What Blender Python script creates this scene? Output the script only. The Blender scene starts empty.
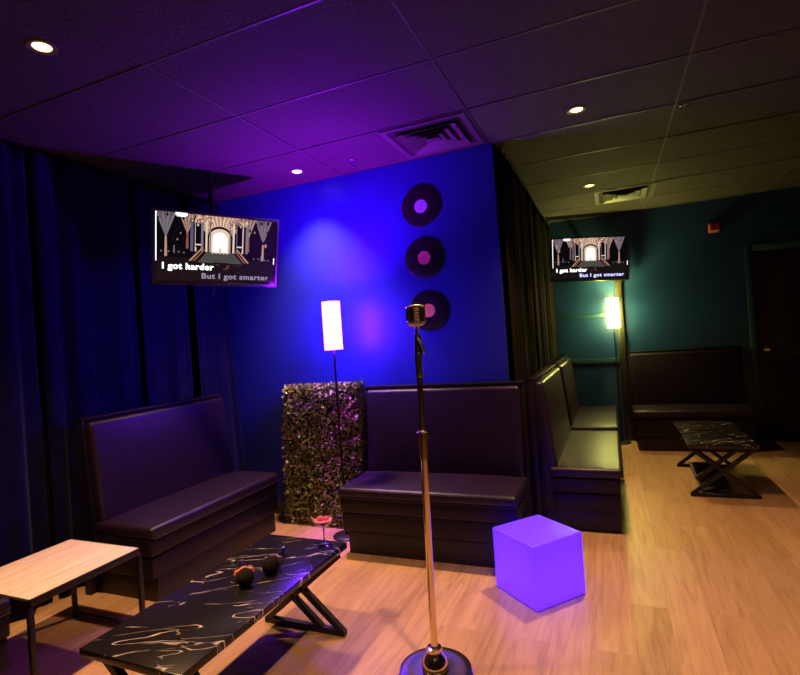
import bpy, bmesh, math, random
from mathutils import Vector, Matrix, noise
R = math.radians
C = bpy.context.scene.collection
PI = math.pi
random.seed(7)

# ------------------------------------------------------------------ room sizes (metres)
XL, XI, XR_ = -3.40, -0.71, 4.2       # left wall, partition side, right wall
YB, YF, YN = 3.724, 7.0, -2.4         # blue wall, far wall, wall behind the camera
ZC = 2.86

# ------------------------------------------------------------------ materials
def mat(name):
    m = bpy.data.materials.new(name); m.use_nodes = True
    nt = m.node_tree
    return m, nt, nt.nodes['Principled BSDF']
def ramp(nt, stops, interp='LINEAR'):
    n = nt.nodes.new('ShaderNodeValToRGB'); n.color_ramp.interpolation = interp
    e = n.color_ramp.elements
    while len(e) < len(stops): e.new(0.5)
    for el, (p, c) in zip(e, stops):
        el.position = p; el.color = (*c, 1) if len(c) == 3 else c
    return n
def coords(nt, scale=(1, 1, 1), rot=(0, 0, 0), loc=(0, 0, 0)):
    tc = nt.nodes.new('ShaderNodeTexCoord'); mp = nt.nodes.new('ShaderNodeMapping')
    mp.inputs['Scale'].default_value = scale; mp.inputs['Rotation'].default_value = rot; mp.inputs['Location'].default_value = loc
    nt.links.new(tc.outputs['Object'], mp.inputs['Vector'])
    return mp.outputs['Vector']
def noisen(nt, vec, scale, detail=4, rough=.55, dist=0):
    n = nt.nodes.new('ShaderNodeTexNoise'); n.inputs['Scale'].default_value = scale
    n.inputs['Detail'].default_value = detail; n.inputs['Roughness'].default_value = rough; n.inputs['Distortion'].default_value = dist
    if vec is not None: nt.links.new(vec, n.inputs['Vector'])
    return n
def bump(nt, b, h, strength=.3, dist=.01):
    n = nt.nodes.new('ShaderNodeBump'); n.inputs['Strength'].default_value = strength; n.inputs['Distance'].default_value = dist
    nt.links.new(h, n.inputs['Height']); nt.links.new(n.outputs['Normal'], b.inputs['Normal'])
def mth(nt, op, a, b=None, c=None):
    n = nt.nodes.new('ShaderNodeMath'); n.operation = op
    for i, v in enumerate((a, b, c)):
        if v is None: continue
        if isinstance(v, (int, float)): n.inputs[i].default_value = v
        else: nt.links.new(v, n.inputs[i])
    return n.outputs[0]
def simple(name, col, rough=.5, metal=0, var=.12, scale=30, bmp=.0, spec=.5, bscale=None, coat=0):
    m, nt, b = mat(name)
    v = coords(nt)
    n = noisen(nt, v, scale)
    lo = tuple(c * (1 - var) for c in col); hi = tuple(min(1, c * (1 + var)) for c in col)
    r = ramp(nt, [(.3, lo), (.7, hi)])
    nt.links.new(n.outputs['Fac'], r.inputs['Fac']); nt.links.new(r.outputs['Color'], b.inputs['Base Color'])
    b.inputs['Roughness'].default_value = rough; b.inputs['Metallic'].default_value = metal
    b.inputs['Specular IOR Level'].default_value = spec; b.inputs['Coat Weight'].default_value = coat
    if bmp:
        n2 = noisen(nt, v, bscale or scale * 4, 3)
        bump(nt, b, n2.outputs['Fac'], bmp, .004)
    return m
def emis(name, col, strength, base=(.6, .6, .6)):
    m, nt, b = mat(name)
    b.inputs['Base Color'].default_value = (*base, 1); b.inputs['Roughness'].default_value = .45
    b.inputs['Emission Color'].default_value = (*col, 1); b.inputs['Emission Strength'].default_value = strength
    return m

M = {}
M['teal_paint'] = simple('satin_teal_paint', (.008, .034, .115), .33, 0, .05, 6, .06, .5, 180)
M['paint'] = simple('satin_blue_paint', (.014, .022, .27), .40, 0, .05, 6, .06, .4, 180)
M['dark_paint'] = simple('dark_wall_paint', (.03, .03, .035), .6, 0, .08, 6, .05)
M['night_paint'] = simple('night_wall_paint', (.004, .004, .012), .8, 0, .1, 6, 0, .1)
M['trim_paint'] = simple('trim_paint', (.012, .045, .075), .35, 0, .05, 10)
M['leather'] = simple('black_vinyl_leather', (.012, .0042, .018), .42, 0, .2, 12, .10, .42, 260)
M['leather_side'] = simple('black_vinyl_panel', (.0065, .003, .0095), .46, 0, .2, 12, .10, .30, 260)
M['plinth'] = simple('black_plinth_laminate', (.007, .0045, .006), .55, 0, .15, 10)
M['black_metal'] = simple('black_powder_coat', (.006, .005, .006), .45, 0, .15, 60, .05)
M['black_plastic'] = simple('black_plastic', (.010, .010, .012), .3, 0, .1, 40)
M['foam'] = simple('black_foam', (.016, .012, .011), .95, 0, .3, 90, .8, .1, 220)
M['copper'] = simple('orange_ring_plastic', (.85, .24, .10), .4, 0, .05, 40)
M['lavender_ring'] = simple('mauve_ring_plastic', (.10, .06, .10), .45, 0, .05, 40)
M['white_band'] = simple('pale_band', (.75, .7, .75), .35, 0, .03, 40)
M['chrome'] = simple('warm_chrome', (.84, .70, .56), .14, 1, .03, 8)
M['chrome_dark'] = simple('dark_nickel', (.40, .30, .25), .22, 1, .05, 8)
M['silver'] = simple('silver_grille', (.78, .74, .70), .25, 1, .04, 20)
M['grille_dark'] = simple('mic_grille_cloth', (.02, .018, .02), .8, 0, .2, 200)
M['vinyl'] = simple('record_vinyl', (.008, .007, .009), .22, 0, .1, 40)
M['label_lav'] = simple('record_label_lavender', (.40, .36, .75), .6, 0, .1, 60)
M['label_red'] = simple('record_label_red', (.72, .10, .19), .6, 0, .15, 60)
M['label_org'] = simple('record_label_orange', (.95, .42, .10), .6, 0, .12, 60)
M['alarm_red'] = simple('red_plastic', (.55, .04, .03), .4, 0, .05, 30)
M['alarm_lens'] = simple('alarm_lens', (.75, .45, .42), .25, 0, .05, 30)
M['brass'] = simple('knob_brass', (.8, .7, .55), .2, 1, .03, 30)
M['vent'] = simple('dark_vent_metal', (.060, .055, .05), .5, 0, .1, 30)
M['vent_hole'] = simple('vent_interior', (.006, .006, .006), .9, 0, .1, 30)
M['can'] = simple('downlight_trim', (.10, .09, .075), .4, 0, .03, 30)
M['board'] = simple('grey_board', (.06, .057, .045), .6, 0, .15, 15)
M['stem'] = simple('hedge_core', (.012, .016, .008), .9, 0, .3, 50)

def vinyl_grooves():
    m, nt, b = mat('record_grooves')
    v = coords(nt)
    ln = nt.nodes.new('ShaderNodeVectorMath'); ln.operation = 'LENGTH'; nt.links.new(v, ln.inputs[0])
    s = mth(nt, 'SINE', mth(nt, 'MULTIPLY', ln.outputs['Value'], 1600))
    b.inputs['Base Color'].default_value = (.012, .010, .013, 1); b.inputs['Roughness'].default_value = .24
    bump(nt, b, s, .25, .0008)
    return m
M['grooves'] = vinyl_grooves()

def curtain_mat(name, col, sheen):
    m, nt, b = mat(name)
    v = coords(nt, (1, 1, 1))
    n = noisen(nt, v, 9, 4)
    r = ramp(nt, [(.3, tuple(c * .8 for c in col)), (.7, tuple(c * 1.2 for c in col))])
    nt.links.new(n.outputs['Fac'], r.inputs['Fac']); nt.links.new(r.outputs['Color'], b.inputs['Base Color'])
    b.inputs['Roughness'].default_value = .9; b.inputs['Specular IOR Level'].default_value = .06
    b.inputs['Sheen Weight'].default_value = sheen; b.inputs['Sheen Roughness'].default_value = .4
    n2 = noisen(nt, v, 350, 2); bump(nt, b, n2.outputs['Fac'], .2, .002)
    return m
M['navy_velvet'] = curtain_mat('navy_velvet', (.005, .0035, .040), .05)
M['black_velvet'] = curtain_mat('black_velvet', (.0085, .0060, .0062), .0)

def floor_mat():
    m, nt, b = mat('oak_vinyl_planks')
    # planks run along Y: swap the axes so that the brick rows lie along Y
    v = coords(nt, (1, 1, 1), (0, 0, R(90)))
    br = nt.nodes.new('ShaderNodeTexBrick')
    br.inputs['Scale'].default_value = 1.0; br.inputs['Brick Width'].default_value = 1.22; br.inputs['Row Height'].default_value = .18
    br.inputs['Mortar Size'].default_value = .0012; br.inputs['Mortar Smooth'].default_value = .1
    br.offset = .37; br.inputs['Color1'].default_value = (.0, .0, .0, 1); br.inputs['Color2'].default_value = (1, 1, 1, 1)
    br.inputs['Mortar'].default_value = (.5, .5, .5, 1)
    nt.links.new(v, br.inputs['Vector'])
    tone = ramp(nt, [(0, (.43, .265, .145)), (1, (.53, .335, .19))])
    nt.links.new(br.outputs['Color'], tone.inputs['Fac'])
    # grain stretched along the plank, shifted from plank to plank
    tc = nt.nodes.new('ShaderNodeTexCoord')
    add = nt.nodes.new('ShaderNodeVectorMath'); add.operation = 'MULTIPLY_ADD'
    nt.links.new(br.outputs['Color'], add.inputs[0]); add.inputs[1].default_value = (3.7, 9.1, 5.3)
    nt.links.new(tc.outputs['Object'], add.inputs[2])
    mp = nt.nodes.new('ShaderNodeMapping'); mp.inputs['Scale'].default_value = (9, .7, 1); nt.links.new(add.outputs[0], mp.inputs['Vector'])
    g = noisen(nt, mp.outputs['Vector'], 2.6, 8, .62, .9)
    gr = ramp(nt, [(.30, (.72, .64, .57)), (.50, (.98, .96, .93)), (.72, (1.14, 1.12, 1.06))])
    nt.links.new(g.outputs['Fac'], gr.inputs['Fac'])
    mp2 = nt.nodes.new('ShaderNodeMapping'); mp2.inputs['Scale'].default_value = (70, 2.2, 1); nt.links.new(add.outputs[0], mp2.inputs['Vector'])
    g2 = noisen(nt, mp2.outputs['Vector'], 3, 3, .6, .2)
    gr2 = ramp(nt, [(.3, (.88, .86, .84)), (.6, (1, 1, 1))])
    nt.links.new(g2.outputs['Fac'], gr2.inputs['Fac'])
    mx = nt.nodes.new('ShaderNodeMix'); mx.data_type = 'RGBA'; mx.blend_type = 'MULTIPLY'; mx.inputs[0].default_value = 1
    nt.links.new(tone.outputs['Color'], mx.inputs[6]); nt.links.new(gr.outputs['Color'], mx.inputs[7])
    mx2 = nt.nodes.new('ShaderNodeMix'); mx2.data_type = 'RGBA'; mx2.blend_type = 'MULTIPLY'; mx2.inputs[0].default_value = 1
    nt.links.new(mx.outputs[2], mx2.inputs[6]); nt.links.new(gr2.outputs['Color'], mx2.inputs[7])
    sm = nt.nodes.new('ShaderNodeMix'); sm.data_type = 'RGBA'
    nt.links.new(mth(nt, 'MULTIPLY', br.outputs['Fac'], .22), sm.inputs[0])
    nt.links.new(mx2.outputs[2], sm.inputs[6]); sm.inputs[7].default_value = (.14, .08, .045, 1)
    nt.links.new(sm.outputs[2], b.inputs['Base Color'])
    b.inputs['Roughness'].default_value = .42; b.inputs['Specular IOR Level'].default_value = .35
    bump(nt, b, g.outputs['Fac'], .06, .003)
    return m
M['floor'] = floor_mat()

def pale_wood():
    m, nt, b = mat('whitewashed_wood')
    v = coords(nt, (16, 1.2, 1))
    g = noisen(nt, v, 2.4, 7, .6, .8)
    r = ramp(nt, [(.28, (.60, .44, .33)), (.5, (.78, .62, .49)), (.72, (.86, .72, .60))])
    nt.links.new(g.outputs['Fac'], r.inputs['Fac']); nt.links.new(r.outputs['Color'], b.inputs['Base Color'])
    b.inputs['Roughness'].default_value = .45
    return m
M['pale_wood'] = pale_wood()

def marble():
    m, nt, b = mat('black_marble_laminate')
    v = coords(nt, (1, 1, 1), (0, 0, R(-30)))
    w = noisen(nt, v, 2.2, 4, .55)
    ad = nt.nodes.new('ShaderNodeVectorMath'); ad.operation = 'MULTIPLY_ADD'
    nt.links.new(w.outputs['Color'], ad.inputs[0]); ad.inputs[1].default_value = (.26, .12, .2); nt.links.new(v, ad.inputs[2])
    def vein(scale, ys, th, seed):
        mp = nt.nodes.new('ShaderNodeMapping'); mp.inputs['Scale'].default_value = (1, ys, 1); mp.inputs['Location'].default_value = (seed, seed * 1.7, 0)
        nt.links.new(ad.outputs[0], mp.inputs['Vector'])
        n = noisen(nt, mp.outputs['Vector'], scale, 2, .5)
        d = mth(nt, 'ABSOLUTE', mth(nt, 'SUBTRACT', n.outputs['Fac'], .5))
        line = nt.nodes.new('ShaderNodeMapRange'); line.inputs['From Min'].default_value = 0; line.inputs['From Max'].default_value = th
        line.inputs['To Min'].default_value = 1; line.inputs['To Max'].default_value = 0
        nt.links.new(d, line.inputs['Value'])
        mk = noisen(nt, mp.outputs['Vector'], scale * 2.1, 3, .6)
        mr = nt.nodes.new('ShaderNodeMapRange'); mr.inputs['From Min'].default_value = .50; mr.inputs['From Max'].default_value = .60
        nt.links.new(mk.outputs['Fac'], mr.inputs['Value'])
        return mth(nt, 'MULTIPLY', line.outputs['Result'], mr.outputs['Result'])
    a = vein(1.5, 6.0, .0085, 3.1); c = vein(2.2, 5.0, .0075, 9.4); e = vein(3.0, 1.3, .0035, 5.7)
    tot = mth(nt, 'MINIMUM', mth(nt, 'ADD', mth(nt, 'ADD', a, mth(nt, 'MULTIPLY', c, .8)), mth(nt, 'MULTIPLY', e, .35)), 1.0)
    mx = nt.nodes.new('ShaderNodeMix'); mx.data_type = 'RGBA'
    nt.links.new(tot, mx.inputs[0]); mx.inputs[6].default_value = (.011, .009, .010, 1); mx.inputs[7].default_value = (.72, .64, .58, 1)
    nt.links.new(mx.outputs[2], b.inputs['Base Color'])
    b.inputs['Roughness'].default_value = .25; b.inputs['Specular IOR Level'].default_value = .5
    return m
M['marble'] = marble()

def ceiling_mat():
    m, nt, b = mat('black_acoustic_tile')
    v = coords(nt)
    n = noisen(nt, v, 70, 4, .7)
    r = ramp(nt, [(.35, (.025, .021, .022)), (.65, (.042, .036, .038))])
    nt.links.new(n.outputs['Fac'], r.inputs['Fac']); nt.links.new(r.outputs['Color'], b.inputs['Base Color'])
    b.inputs['Roughness'].default_value = .8; b.inputs['Specular IOR Level'].default_value = .3
    vo = nt.nodes.new('ShaderNodeTexVoronoi'); vo.inputs['Scale'].default_value = 55; nt.links.new(v, vo.inputs['Vector'])
    bump(nt, b, mth(nt, 'ADD', n.outputs['Fac'], vo.outputs['Distance']), .55, .006)
    return m
M['tile'] = ceiling_mat()
M['tbar'] = simple('ceiling_grid_bar', (.045, .04, .042), .45, .1, .05, 30)

def leaf_mat():
    m, nt, b = mat('boxwood_leaves')
    v = coords(nt)
    n = noisen(nt, v, 46, 4, .75)
    r = ramp(nt, [(.28, (.010, .022, .004)), (.44, (.045, .080, .014)), (.51, (.26, .32, .07)), (.59, (.80, .85, .30))])  # dark green leaves; the palest tones paint glints into the colour
    nt.links.new(n.outputs['Fac'], r.inputs['Fac']); nt.links.new(r.outputs['Color'], b.inputs['Base Color'])
    b.inputs['Roughness'].default_value = .34; b.inputs['Specular IOR Level'].default_value = .5
    return m
M['leaf'] = leaf_mat()

def glass(name, col=(1, 1, 1)):
    m, nt, b = mat(name)
    b.inputs['Base Color'].default_value = (*col, 1); b.inputs['Transmission Weight'].default_value = 1
    b.inputs['Roughness'].default_value = .02; b.inputs['IOR'].default_value = 1.45
    return m
M['glass'] = glass('clear_glass')
M['drink'] = simple('pink_cocktail', (.70, .17, .27), .3, 0, .2, 60)
M['violet_shade'] = emis('violet_lit_shade', (.16, .014, 1.0), 92, (.5, .5, .5))
M['yellow_shade'] = emis('yellow_lit_shade', (1.0, .96, .20), 75, (.5, .5, .5))
M['lens'] = emis('downlight_lens', (1.0, .58, .14), 9, (.6, .6, .6))

def cube_mat():
    m, nt, b = mat('glowing_violet_plastic')
    v = coords(nt, (1, 1, 1))
    ln = nt.nodes.new('ShaderNodeVectorMath'); ln.operation = 'LENGTH'
    sub = nt.nodes.new('ShaderNodeVectorMath'); sub.operation = 'SUBTRACT'; sub.inputs[1].default_value = (0, 0, .10)
    nt.links.new(v, sub.inputs[0]); nt.links.new(sub.outputs[0], ln.inputs[0])
    r = ramp(nt, [(.15, (.080, .010, 1.0)), (.33, (.064, .008, .85))])
    nt.links.new(ln.outputs['Value'], r.inputs['Fac'])
    nt.links.new(r.outputs['Color'], b.inputs['Emission Color'])
    b.inputs['Emission Strength'].default_value = 2.6
    b.inputs['Base Color'].default_value = (.08, .04, .10, 1); b.inputs['Roughness'].default_value = .4
    return m
M['cube'] = cube_mat()

# ------------------------------------------------------------------ mesh helpers
def T(x=0, y=0, z=0): return Matrix.Translation((x, y, z))
def put(bm, tmp, mi=0, M4=None):
    if M4 is not None: bmesh.ops.transform(tmp, matrix=M4, verts=tmp.verts)
    for f in tmp.faces: f.material_index = mi
    me = bpy.data.meshes.new('tmp'); tmp.to_mesh(me); tmp.free(); bm.from_mesh(me); bpy.data.meshes.remove(me)
def box(bm, x0, x1, y0, y1, z0, z1, bev=0, seg=2, mi=0, M4=None, fn=None):
    t = bmesh.new(); bmesh.ops.create_cube(t, size=1)
    bmesh.ops.transform(t, matrix=T((x0+x1)/2, (y0+y1)/2, (z0+z1)/2) @ Matrix.Diagonal((x1-x0, y1-y0, z1-z0, 1)), verts=t.verts)
    if fn:
        for v in t.verts: v.co = fn(v.co)
    if bev: bmesh.ops.bevel(t, geom=t.edges[:], offset=bev, segments=seg, profile=.5, affect='EDGES')
    put(bm, t, mi, M4)
def bar(bm, a, b, w, h, bev=.002, mi=0, up=(0, 0, 1)):
    a, b = Vector(a), Vector(b); d = b - a; L = d.length; z = d.normalized()
    x = Vector(up).cross(z)
    if x.length < 1e-4: x = Vector((1, 0, 0)).cross(z)
    x.normalize(); y = z.cross(x)
    M4 = Matrix.Translation(a) @ Matrix((x, y, z)).transposed().to_4x4()
    box(bm, -w/2, w/2, -h/2, h/2, 0, L, bev, 1, mi, M4)
def lathe(bm, prof, seg=32, mi=0, M4=None):
    t = bmesh.new(); rings = []
    for r, z in prof:
        if r < 1e-6: rings.append([t.verts.new((0, 0, z))])
        else: rings.append([t.verts.new((r*math.cos(2*PI*k/seg), r*math.sin(2*PI*k/seg), z)) for k in range(seg)])
    for A, B in zip(rings, rings[1:]):
        for k in range(seg):
            k2 = (k+1) % seg
            if len(A) == 1 and len(B) > 1: t.faces.new((A[0], B[k2], B[k]))
            elif len(B) == 1 and len(A) > 1: t.faces.new((A[k], A[k2], B[0]))
            elif len(A) > 1: t.faces.new((A[k], A[k2], B[k2], B[k]))
    bmesh.ops.recalc_face_normals(t, faces=t.faces)
    put(bm, t, mi, M4)
def tube(bm, pts, r, seg=10, mi=0, caps=True):
    t = bmesh.new(); pts = [Vector(p) for p in pts]; rings = []
    for i, p in enumerate(pts):
        d = (pts[min(i+1, len(pts)-1)] - pts[max(i-1, 0)]).normalized()
        x = d.orthogonal().normalized() if i == 0 else (px - d * px.dot(d)).normalized()
        px = x; y = d.cross(x); rr = r[i] if isinstance(r, (list, tuple)) else r
        rings.append([t.verts.new(p + x*rr*math.cos(2*PI*k/seg) + y*rr*math.sin(2*PI*k/seg)) for k in range(seg)])
    for A, B in zip(rings, rings[1:]):
        for k in range(seg): t.faces.new((A[k], A[(k+1) % seg], B[(k+1) % seg], B[k]))
    if caps: t.faces.new(rings[0][::-1]); t.faces.new(rings[-1])
    bmesh.ops.recalc_face_normals(t, faces=t.faces)
    put(bm, t, mi)
def torus(bm, R0, r, seg=32, s2=8, mi=0, M4=None):
    lathe(bm, [(R0 + r*math.cos(2*PI*k/s2), r*math.sin(2*PI*k/s2)) for k in range(s2+1)], seg, mi, M4)
def prism(bm, poly, a, b, axis='x', mi=0, M4=None, bev=0):
    """poly in the two other axes (in x,y,z order), extruded along axis from a to b"""
    t = bmesh.new()
    def P(p, w):
        return {'x': (w, p[0], p[1]), 'y': (p[0], w, p[1]), 'z': (p[0], p[1], w)}[axis]
    A = [t.verts.new(P(p, a)) for p in poly]; B = [t.verts.new(P(p, b)) for p in poly]
    t.faces.new(A); t.faces.new(B[::-1])
    for i in range(len(poly)):
        j = (i+1) % len(poly); t.faces.new((A[j], A[i], B[i], B[j]))
    bmesh.ops.recalc_face_normals(t, faces=t.faces)
    if bev: bmesh.ops.bevel(t, geom=t.edges[:], offset=bev, segments=2, profile=.5, affect='EDGES')
    put(bm, t, mi, M4)
def obj(name, bm, mats, parent=None, angle=38, loc=None, rot=None):
    me = bpy.data.meshes.new(name); bm.to_mesh(me); bm.free()
    for m in (mats if isinstance(mats, (list, tuple)) else [mats]): me.materials.append(m)
    me.polygons.foreach_set('use_smooth', [True]*len(me.polygons))
    try: me.set_sharp_from_angle(angle=R(angle))
    except Exception: pass
    o = bpy.data.objects.new(name, me); C.objects.link(o)
    if parent is not None: o.parent = parent
    if loc is not None: o.location = loc
    if rot is not None: o.rotation_euler = rot
    return o
def tag(o, label, cat, group=None, kind=None):
    o['label'] = label; o['category'] = cat
    if group: o['group'] = group
    if kind: o['kind'] = kind
    return o
def thing(name, label, cat, loc=(0, 0, 0), rz=0, group=None):
    o = bpy.data.objects.new(name, None); C.objects.link(o); o.empty_display_size = .1
    o.location = loc; o.rotation_euler = (0, 0, rz)
    return tag(o, label, cat, group)
def dup(root, loc, rz, label):
    def cp(o, par):
        c = o.copy(); C.objects.link(c); c.parent = par
        for ch in list(o.children): cp(ch, c)
        return c
    r = cp(root, None); r.location = loc; r.rotation_euler = (0, 0, rz); r['label'] = label
    return r
def struct(name, bm, m, parent=None, **k):
    o = obj(name, bm, m, parent, **k)
    if parent is None: o['kind'] = 'structure'
    return o
B = bmesh.new

# ------------------------------------------------------------------ shell
bm = B(); box(bm, XL-.1, XR_+.1, YN-.1, YF+.1, -.1, 0); struct('floor', bm, M['floor'])
bm = B(); box(bm, XL-.1, XL, YN, YB, 0, ZC+.05); struct('wall_left', bm, M['night_paint'])
bm = B(); box(bm, XL, XI, YB, YB+.12, 0, ZC+.05); struct('wall_center', bm, M['paint'])
bm = B(); box(bm, XI-.12, XI, YB+.12, YF, 0, ZC+.05); struct('wall_partition', bm, M['dark_paint'])
DX0, DX1, DZ = 1.575, 2.42, 2.20
bm = B()
box(bm, XI-.12, DX0-.005, YF, YF+.12, 0, ZC+.05); box(bm, DX1+.005, XR_, YF, YF+.12, 0, ZC+.05); box(bm, DX0-.005, DX1+.005, YF, YF+.12, DZ, ZC+.05)
struct('wall_far', bm, M['teal_paint'])
bm = B(); box(bm, XR_, XR_+.1, YN, YF, 0, ZC+.05); struct('wall_right', bm, M['dark_paint'])
bm = B(); box(bm, XL, XR_, YN-.1, YN, 0, ZC+.05); struct('wall_near', bm, M['dark_paint'])

# ceiling: lay-in tiles between grid bars
gx = [-0.735 + 1.22*k for k in range(-3, 5)]
gy = [2.44 + .645*k for k in range(-8, 8)]
bm = B()
box(bm, XL-.1, XR_+.1, YN-.1, YF+.1, ZC+.03, ZC+.1)
def clampv(v, a, b): return max(a, min(b, v))
xs = [XL] + [g for g in gx if XL < g < XR_] + [XR_]; ys = [YN] + [g for g in gy if YN < g < YF] + [YF]
rnd = random.Random(3)
for a, b in zip(xs, xs[1:]):
    for c, d in zip(ys, ys[1:]):
        s = rnd.uniform(-.002, .002)
        box(bm, a+.003, b-.003, c+.003, d-.003, ZC+.004+s, ZC+.03, .003, 1, 0)
for g in xs[1:-1]: box(bm, g-.006, g+.006, YN, YF, ZC, ZC+.012, 0, 1, 1)
for g in ys[1:-1]: box(bm, XL, XR_, g-.006, g+.006, ZC-.0005, ZC+.012, 0, 1, 1)
struct('ceiling', bm, [M['tile'], M['tbar']])

# far wall trim: the post and rails left of the lamp, baseboard, door
M['post'] = simple('olive_post_paint', (.018, .016, .011), .45, 0, .08, 10)
bm = B(); box(bm, .085, .165, YF-.055, YF, 0, 2.30, .004); struct('trim_1', bm, M['post'])
bm = B(); box(bm, XI+.01, .085, YF-.022, YF, 1.575, 1.625, .004); struct('trim_2', bm, M['trim_paint'])
bm = B(); box(bm, XI+.01, .085, YF-.022, YF, .985, 1.045, .004); struct('trim_3', bm, M['trim_paint'])
bm = B(); box(bm, .165, 1.49, YF-.014, YF, 0, .10, .003); struct('baseboard_far', bm, M['dark_paint'])
bm = B(); box(bm, XL, XI, YB-.014, YB, 0, .10, .003); struct('baseboard_center', bm, M['dark_paint'])
bm = B()
box(bm, DX0-.085, DX0-.006, YF-.022, YF, 0, DZ+.08, .004); box(bm, DX1+.006, DX1+.085, YF-.022, YF, 0, DZ+.08, .004); box(bm, DX0-.006, DX1+.006, YF-.022, YF, DZ+.001, DZ+.08, .004)
struct('trim_4', bm, M['trim_paint'])
bm = B()
box(bm, DX0, DX1, YF+.01, YF+.05, .006, DZ-.004, .003)
for z0, z1 in ((.15, .95), (1.1, 2.05)):
    for x0, x1 in ((DX0+.1, DX0+.38), (DX1-.38, DX1-.1)):
        box(bm, x0, x1, YF+.004, YF+.02, z0, z1, .006)
door = struct('door_1', bm, M['plinth'])
bm = B()
lathe(bm, [(.0, 0), (.032, .0), (.032, .006), (.012, .010), (.011, .03), (.024, .036), (.030, .048), (.026, .060), (.0, .064)], 24, 0, T(DX0+.075, YF+.012, 1.07) @ Matrix.Rotation(R(90), 4, 'X'))
obj('door_knob', bm, M['brass'], door)

# ------------------------------------------------------------------ booths
def make_booth(L, label, group):
    t = thing('booth_bench', label, 'bench', group=group)
    D = .62
    bm = B(); box(bm, .05, L-.05, .040, D-.03, 0, .155, .004); obj('plinth', bm, M['plinth'], t)
    bm = B(); box(bm, .012, L-.012, .028, .56, .155, .285, .012, 3); obj('lower_panel', bm, M['leather_side'], t)
    bm = B(); box(bm, .004, L-.004, .022, .56, .286, .395, .014, 3); obj('upper_panel', bm, M['leather_side'], t)
    # seat cushion: crowned pad with a rounded front lip
    t2 = bmesh.new(); bmesh.ops.create_cube(t2, size=1)
    bmesh.ops.transform(t2, matrix=T(L/2, .25, .4275) @ Matrix.Diagonal((L, .50, .075, 1)), verts=t2.verts)
    bmesh.ops.bevel(t2, geom=t2.edges[:], offset=.028, segments=5, profile=.5, affect='EDGES')
    bmesh.ops.bisect_plane(t2, geom=t2.verts[:]+t2.edges[:]+t2.faces[:], plane_co=(0, .2, 0), plane_no=(0, 1, 0))
    for k in range(1, 6): bmesh.ops.bisect_plane(t2, geom=t2.verts[:]+t2.edges[:]+t2.faces[:], plane_co=(L*k/6, 0, 0), plane_no=(1, 0, 0))
    for v in t2.verts:
        if v.co.z > .46:
            u = min(v.co.x, L-v.co.x); w = min(1, max(0, u/.18)); q = min(1, max(0, v.co.y/.2))
            v.co.z += .010*w*q
    bm = B(); put(bm, t2)
    cu = obj('seat_cushion', bm, M['leather'], t)
    bm = B(); tube(bm, [(.015, .002, .398), (L-.015, .002, .398)], .005, 8); obj('piping', bm, M['leather'], cu)
    # back: outer shell with a cap, and a raked pad in front
    bm = B()
    box(bm, 0, L, .565, D, 0, 1.118, .006, 2)
    prism(bm, [(.47, .16), (.57, .16), (.57, 1.113), (.545, 1.113)], 0, .022, 'x', 0, None, .003)
    prism(bm, [(.47, .16), (.57, .16), (.57, 1.113), (.545, 1.113)], L-.022, L, 'x', 0, None, .003)
    box(bm, 0, L, .540, D, 1.095, 1.118, .005, 2)
    obj('back_shell', bm, M['leather_side'], t)
    def rake(p):
        k = (p.z-.42)/.67
        return Vector((p.x, p.y + (.07*k if p.y < .5 else 0), p.z))
    bm = B(); t3 = bmesh.new(); bmesh.ops.create_cube(t3, size=1)
    bmesh.ops.transform(t3, matrix=T(L/2, .4975, .755) @ Matrix.Diagonal((L-.05, .135, .67, 1)), verts=t3.verts)
    for v in t3.verts:
        if v.co.y < .5: v.co.y += .07*(v.co.z-.42)/.67
    bmesh.ops.bevel(t3, geom=t3.edges[:], offset=.026, segments=5, profile=.5, affect='EDGES')
    put(bm, t3)
    obj('backrest', bm, M['leather'], t)
    return t
GB = 'black vinyl booth benches'
b0 = make_booth(1.25, 'black vinyl booth bench against the blue wall, right of the leafy hedge panel', GB)
b0.location = (-1.842, 3.085, 0)
dup(b0, (-2.56, 2.165, 0), R(90), 'black booth bench with violet-lit back before the navy curtain, under the left screen')
dup(b0, (-2.505, .135, 0), R(90), 'dark booth bench cut off at the lower left, before the pale wood table')
b1 = make_booth(1.43, 'olive-lit booth bench nearest the glowing cube, with its back to the black curtain', GB)
b1.location = (.016, 3.805, 0); b1.rotation_euler = (0, 0, R(90))
dup(b1, (.016, 5.405, 0), R(90), 'olive-lit booth bench farther along the black curtain, nearest the yellow lamp')
b2 = make_booth(1.20, 'dark booth bench against the far teal wall beside the door, behind the far marble table', GB)
b2.location = (.180, 6.372, 0)

# ------------------------------------------------------------------ marble tables
def make_marble_table(label):
    t = thing('coffee_table', label, 'table', group='black marble coffee tables')
    W, L = .494, 1.085; w, l = W/2, L/2
    bm = B(); box(bm, -w, w, -l, l, .415, .445, .003, 2); obj('tabletop', bm, M['marble'], t)
    for s in (1, -1):
        y = s*(l-.072); h = .414; e = .016
        bm = B()
        bar(bm, (-w, y, e), (w, y, e), .03, .03)                       # floor bar
        bar(bm, (-w+.02, y, h-.012), (w-.02, y, h-.012), .03, .022)    # bar under the top
        # single diagonal and the doubled one
        bar(bm, (-s*(w-.014), y, .02), (s*(w-.014), y, h-.01), .03, .03)
        bar(bm, (s*(w-.014), y-.0, .02), (-s*(w-.014), y, h-.01), .03, .03)
        if s == 1: bar(bm, (w-.135, y, .02), (-w+.045, y, .02+(2*w-.18)*(h-.03)/(2*w-.028)), .03, .03)
        else: bar(bm, (w-.135, y, h-.012), (-w+.045, y, h-.012-(2*w-.18)*(h-.03)/(2*w-.028)), .03, .03)
        obj('leg_frame', bm, M['black_metal'], t)
    return t
mt = make_marble_table('near black marble coffee table holding two microphones and a pink cocktail')
mt.location = (-1.585, 1.755, 0); mt.rotation_euler = (0, 0, R(-.9))
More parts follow.
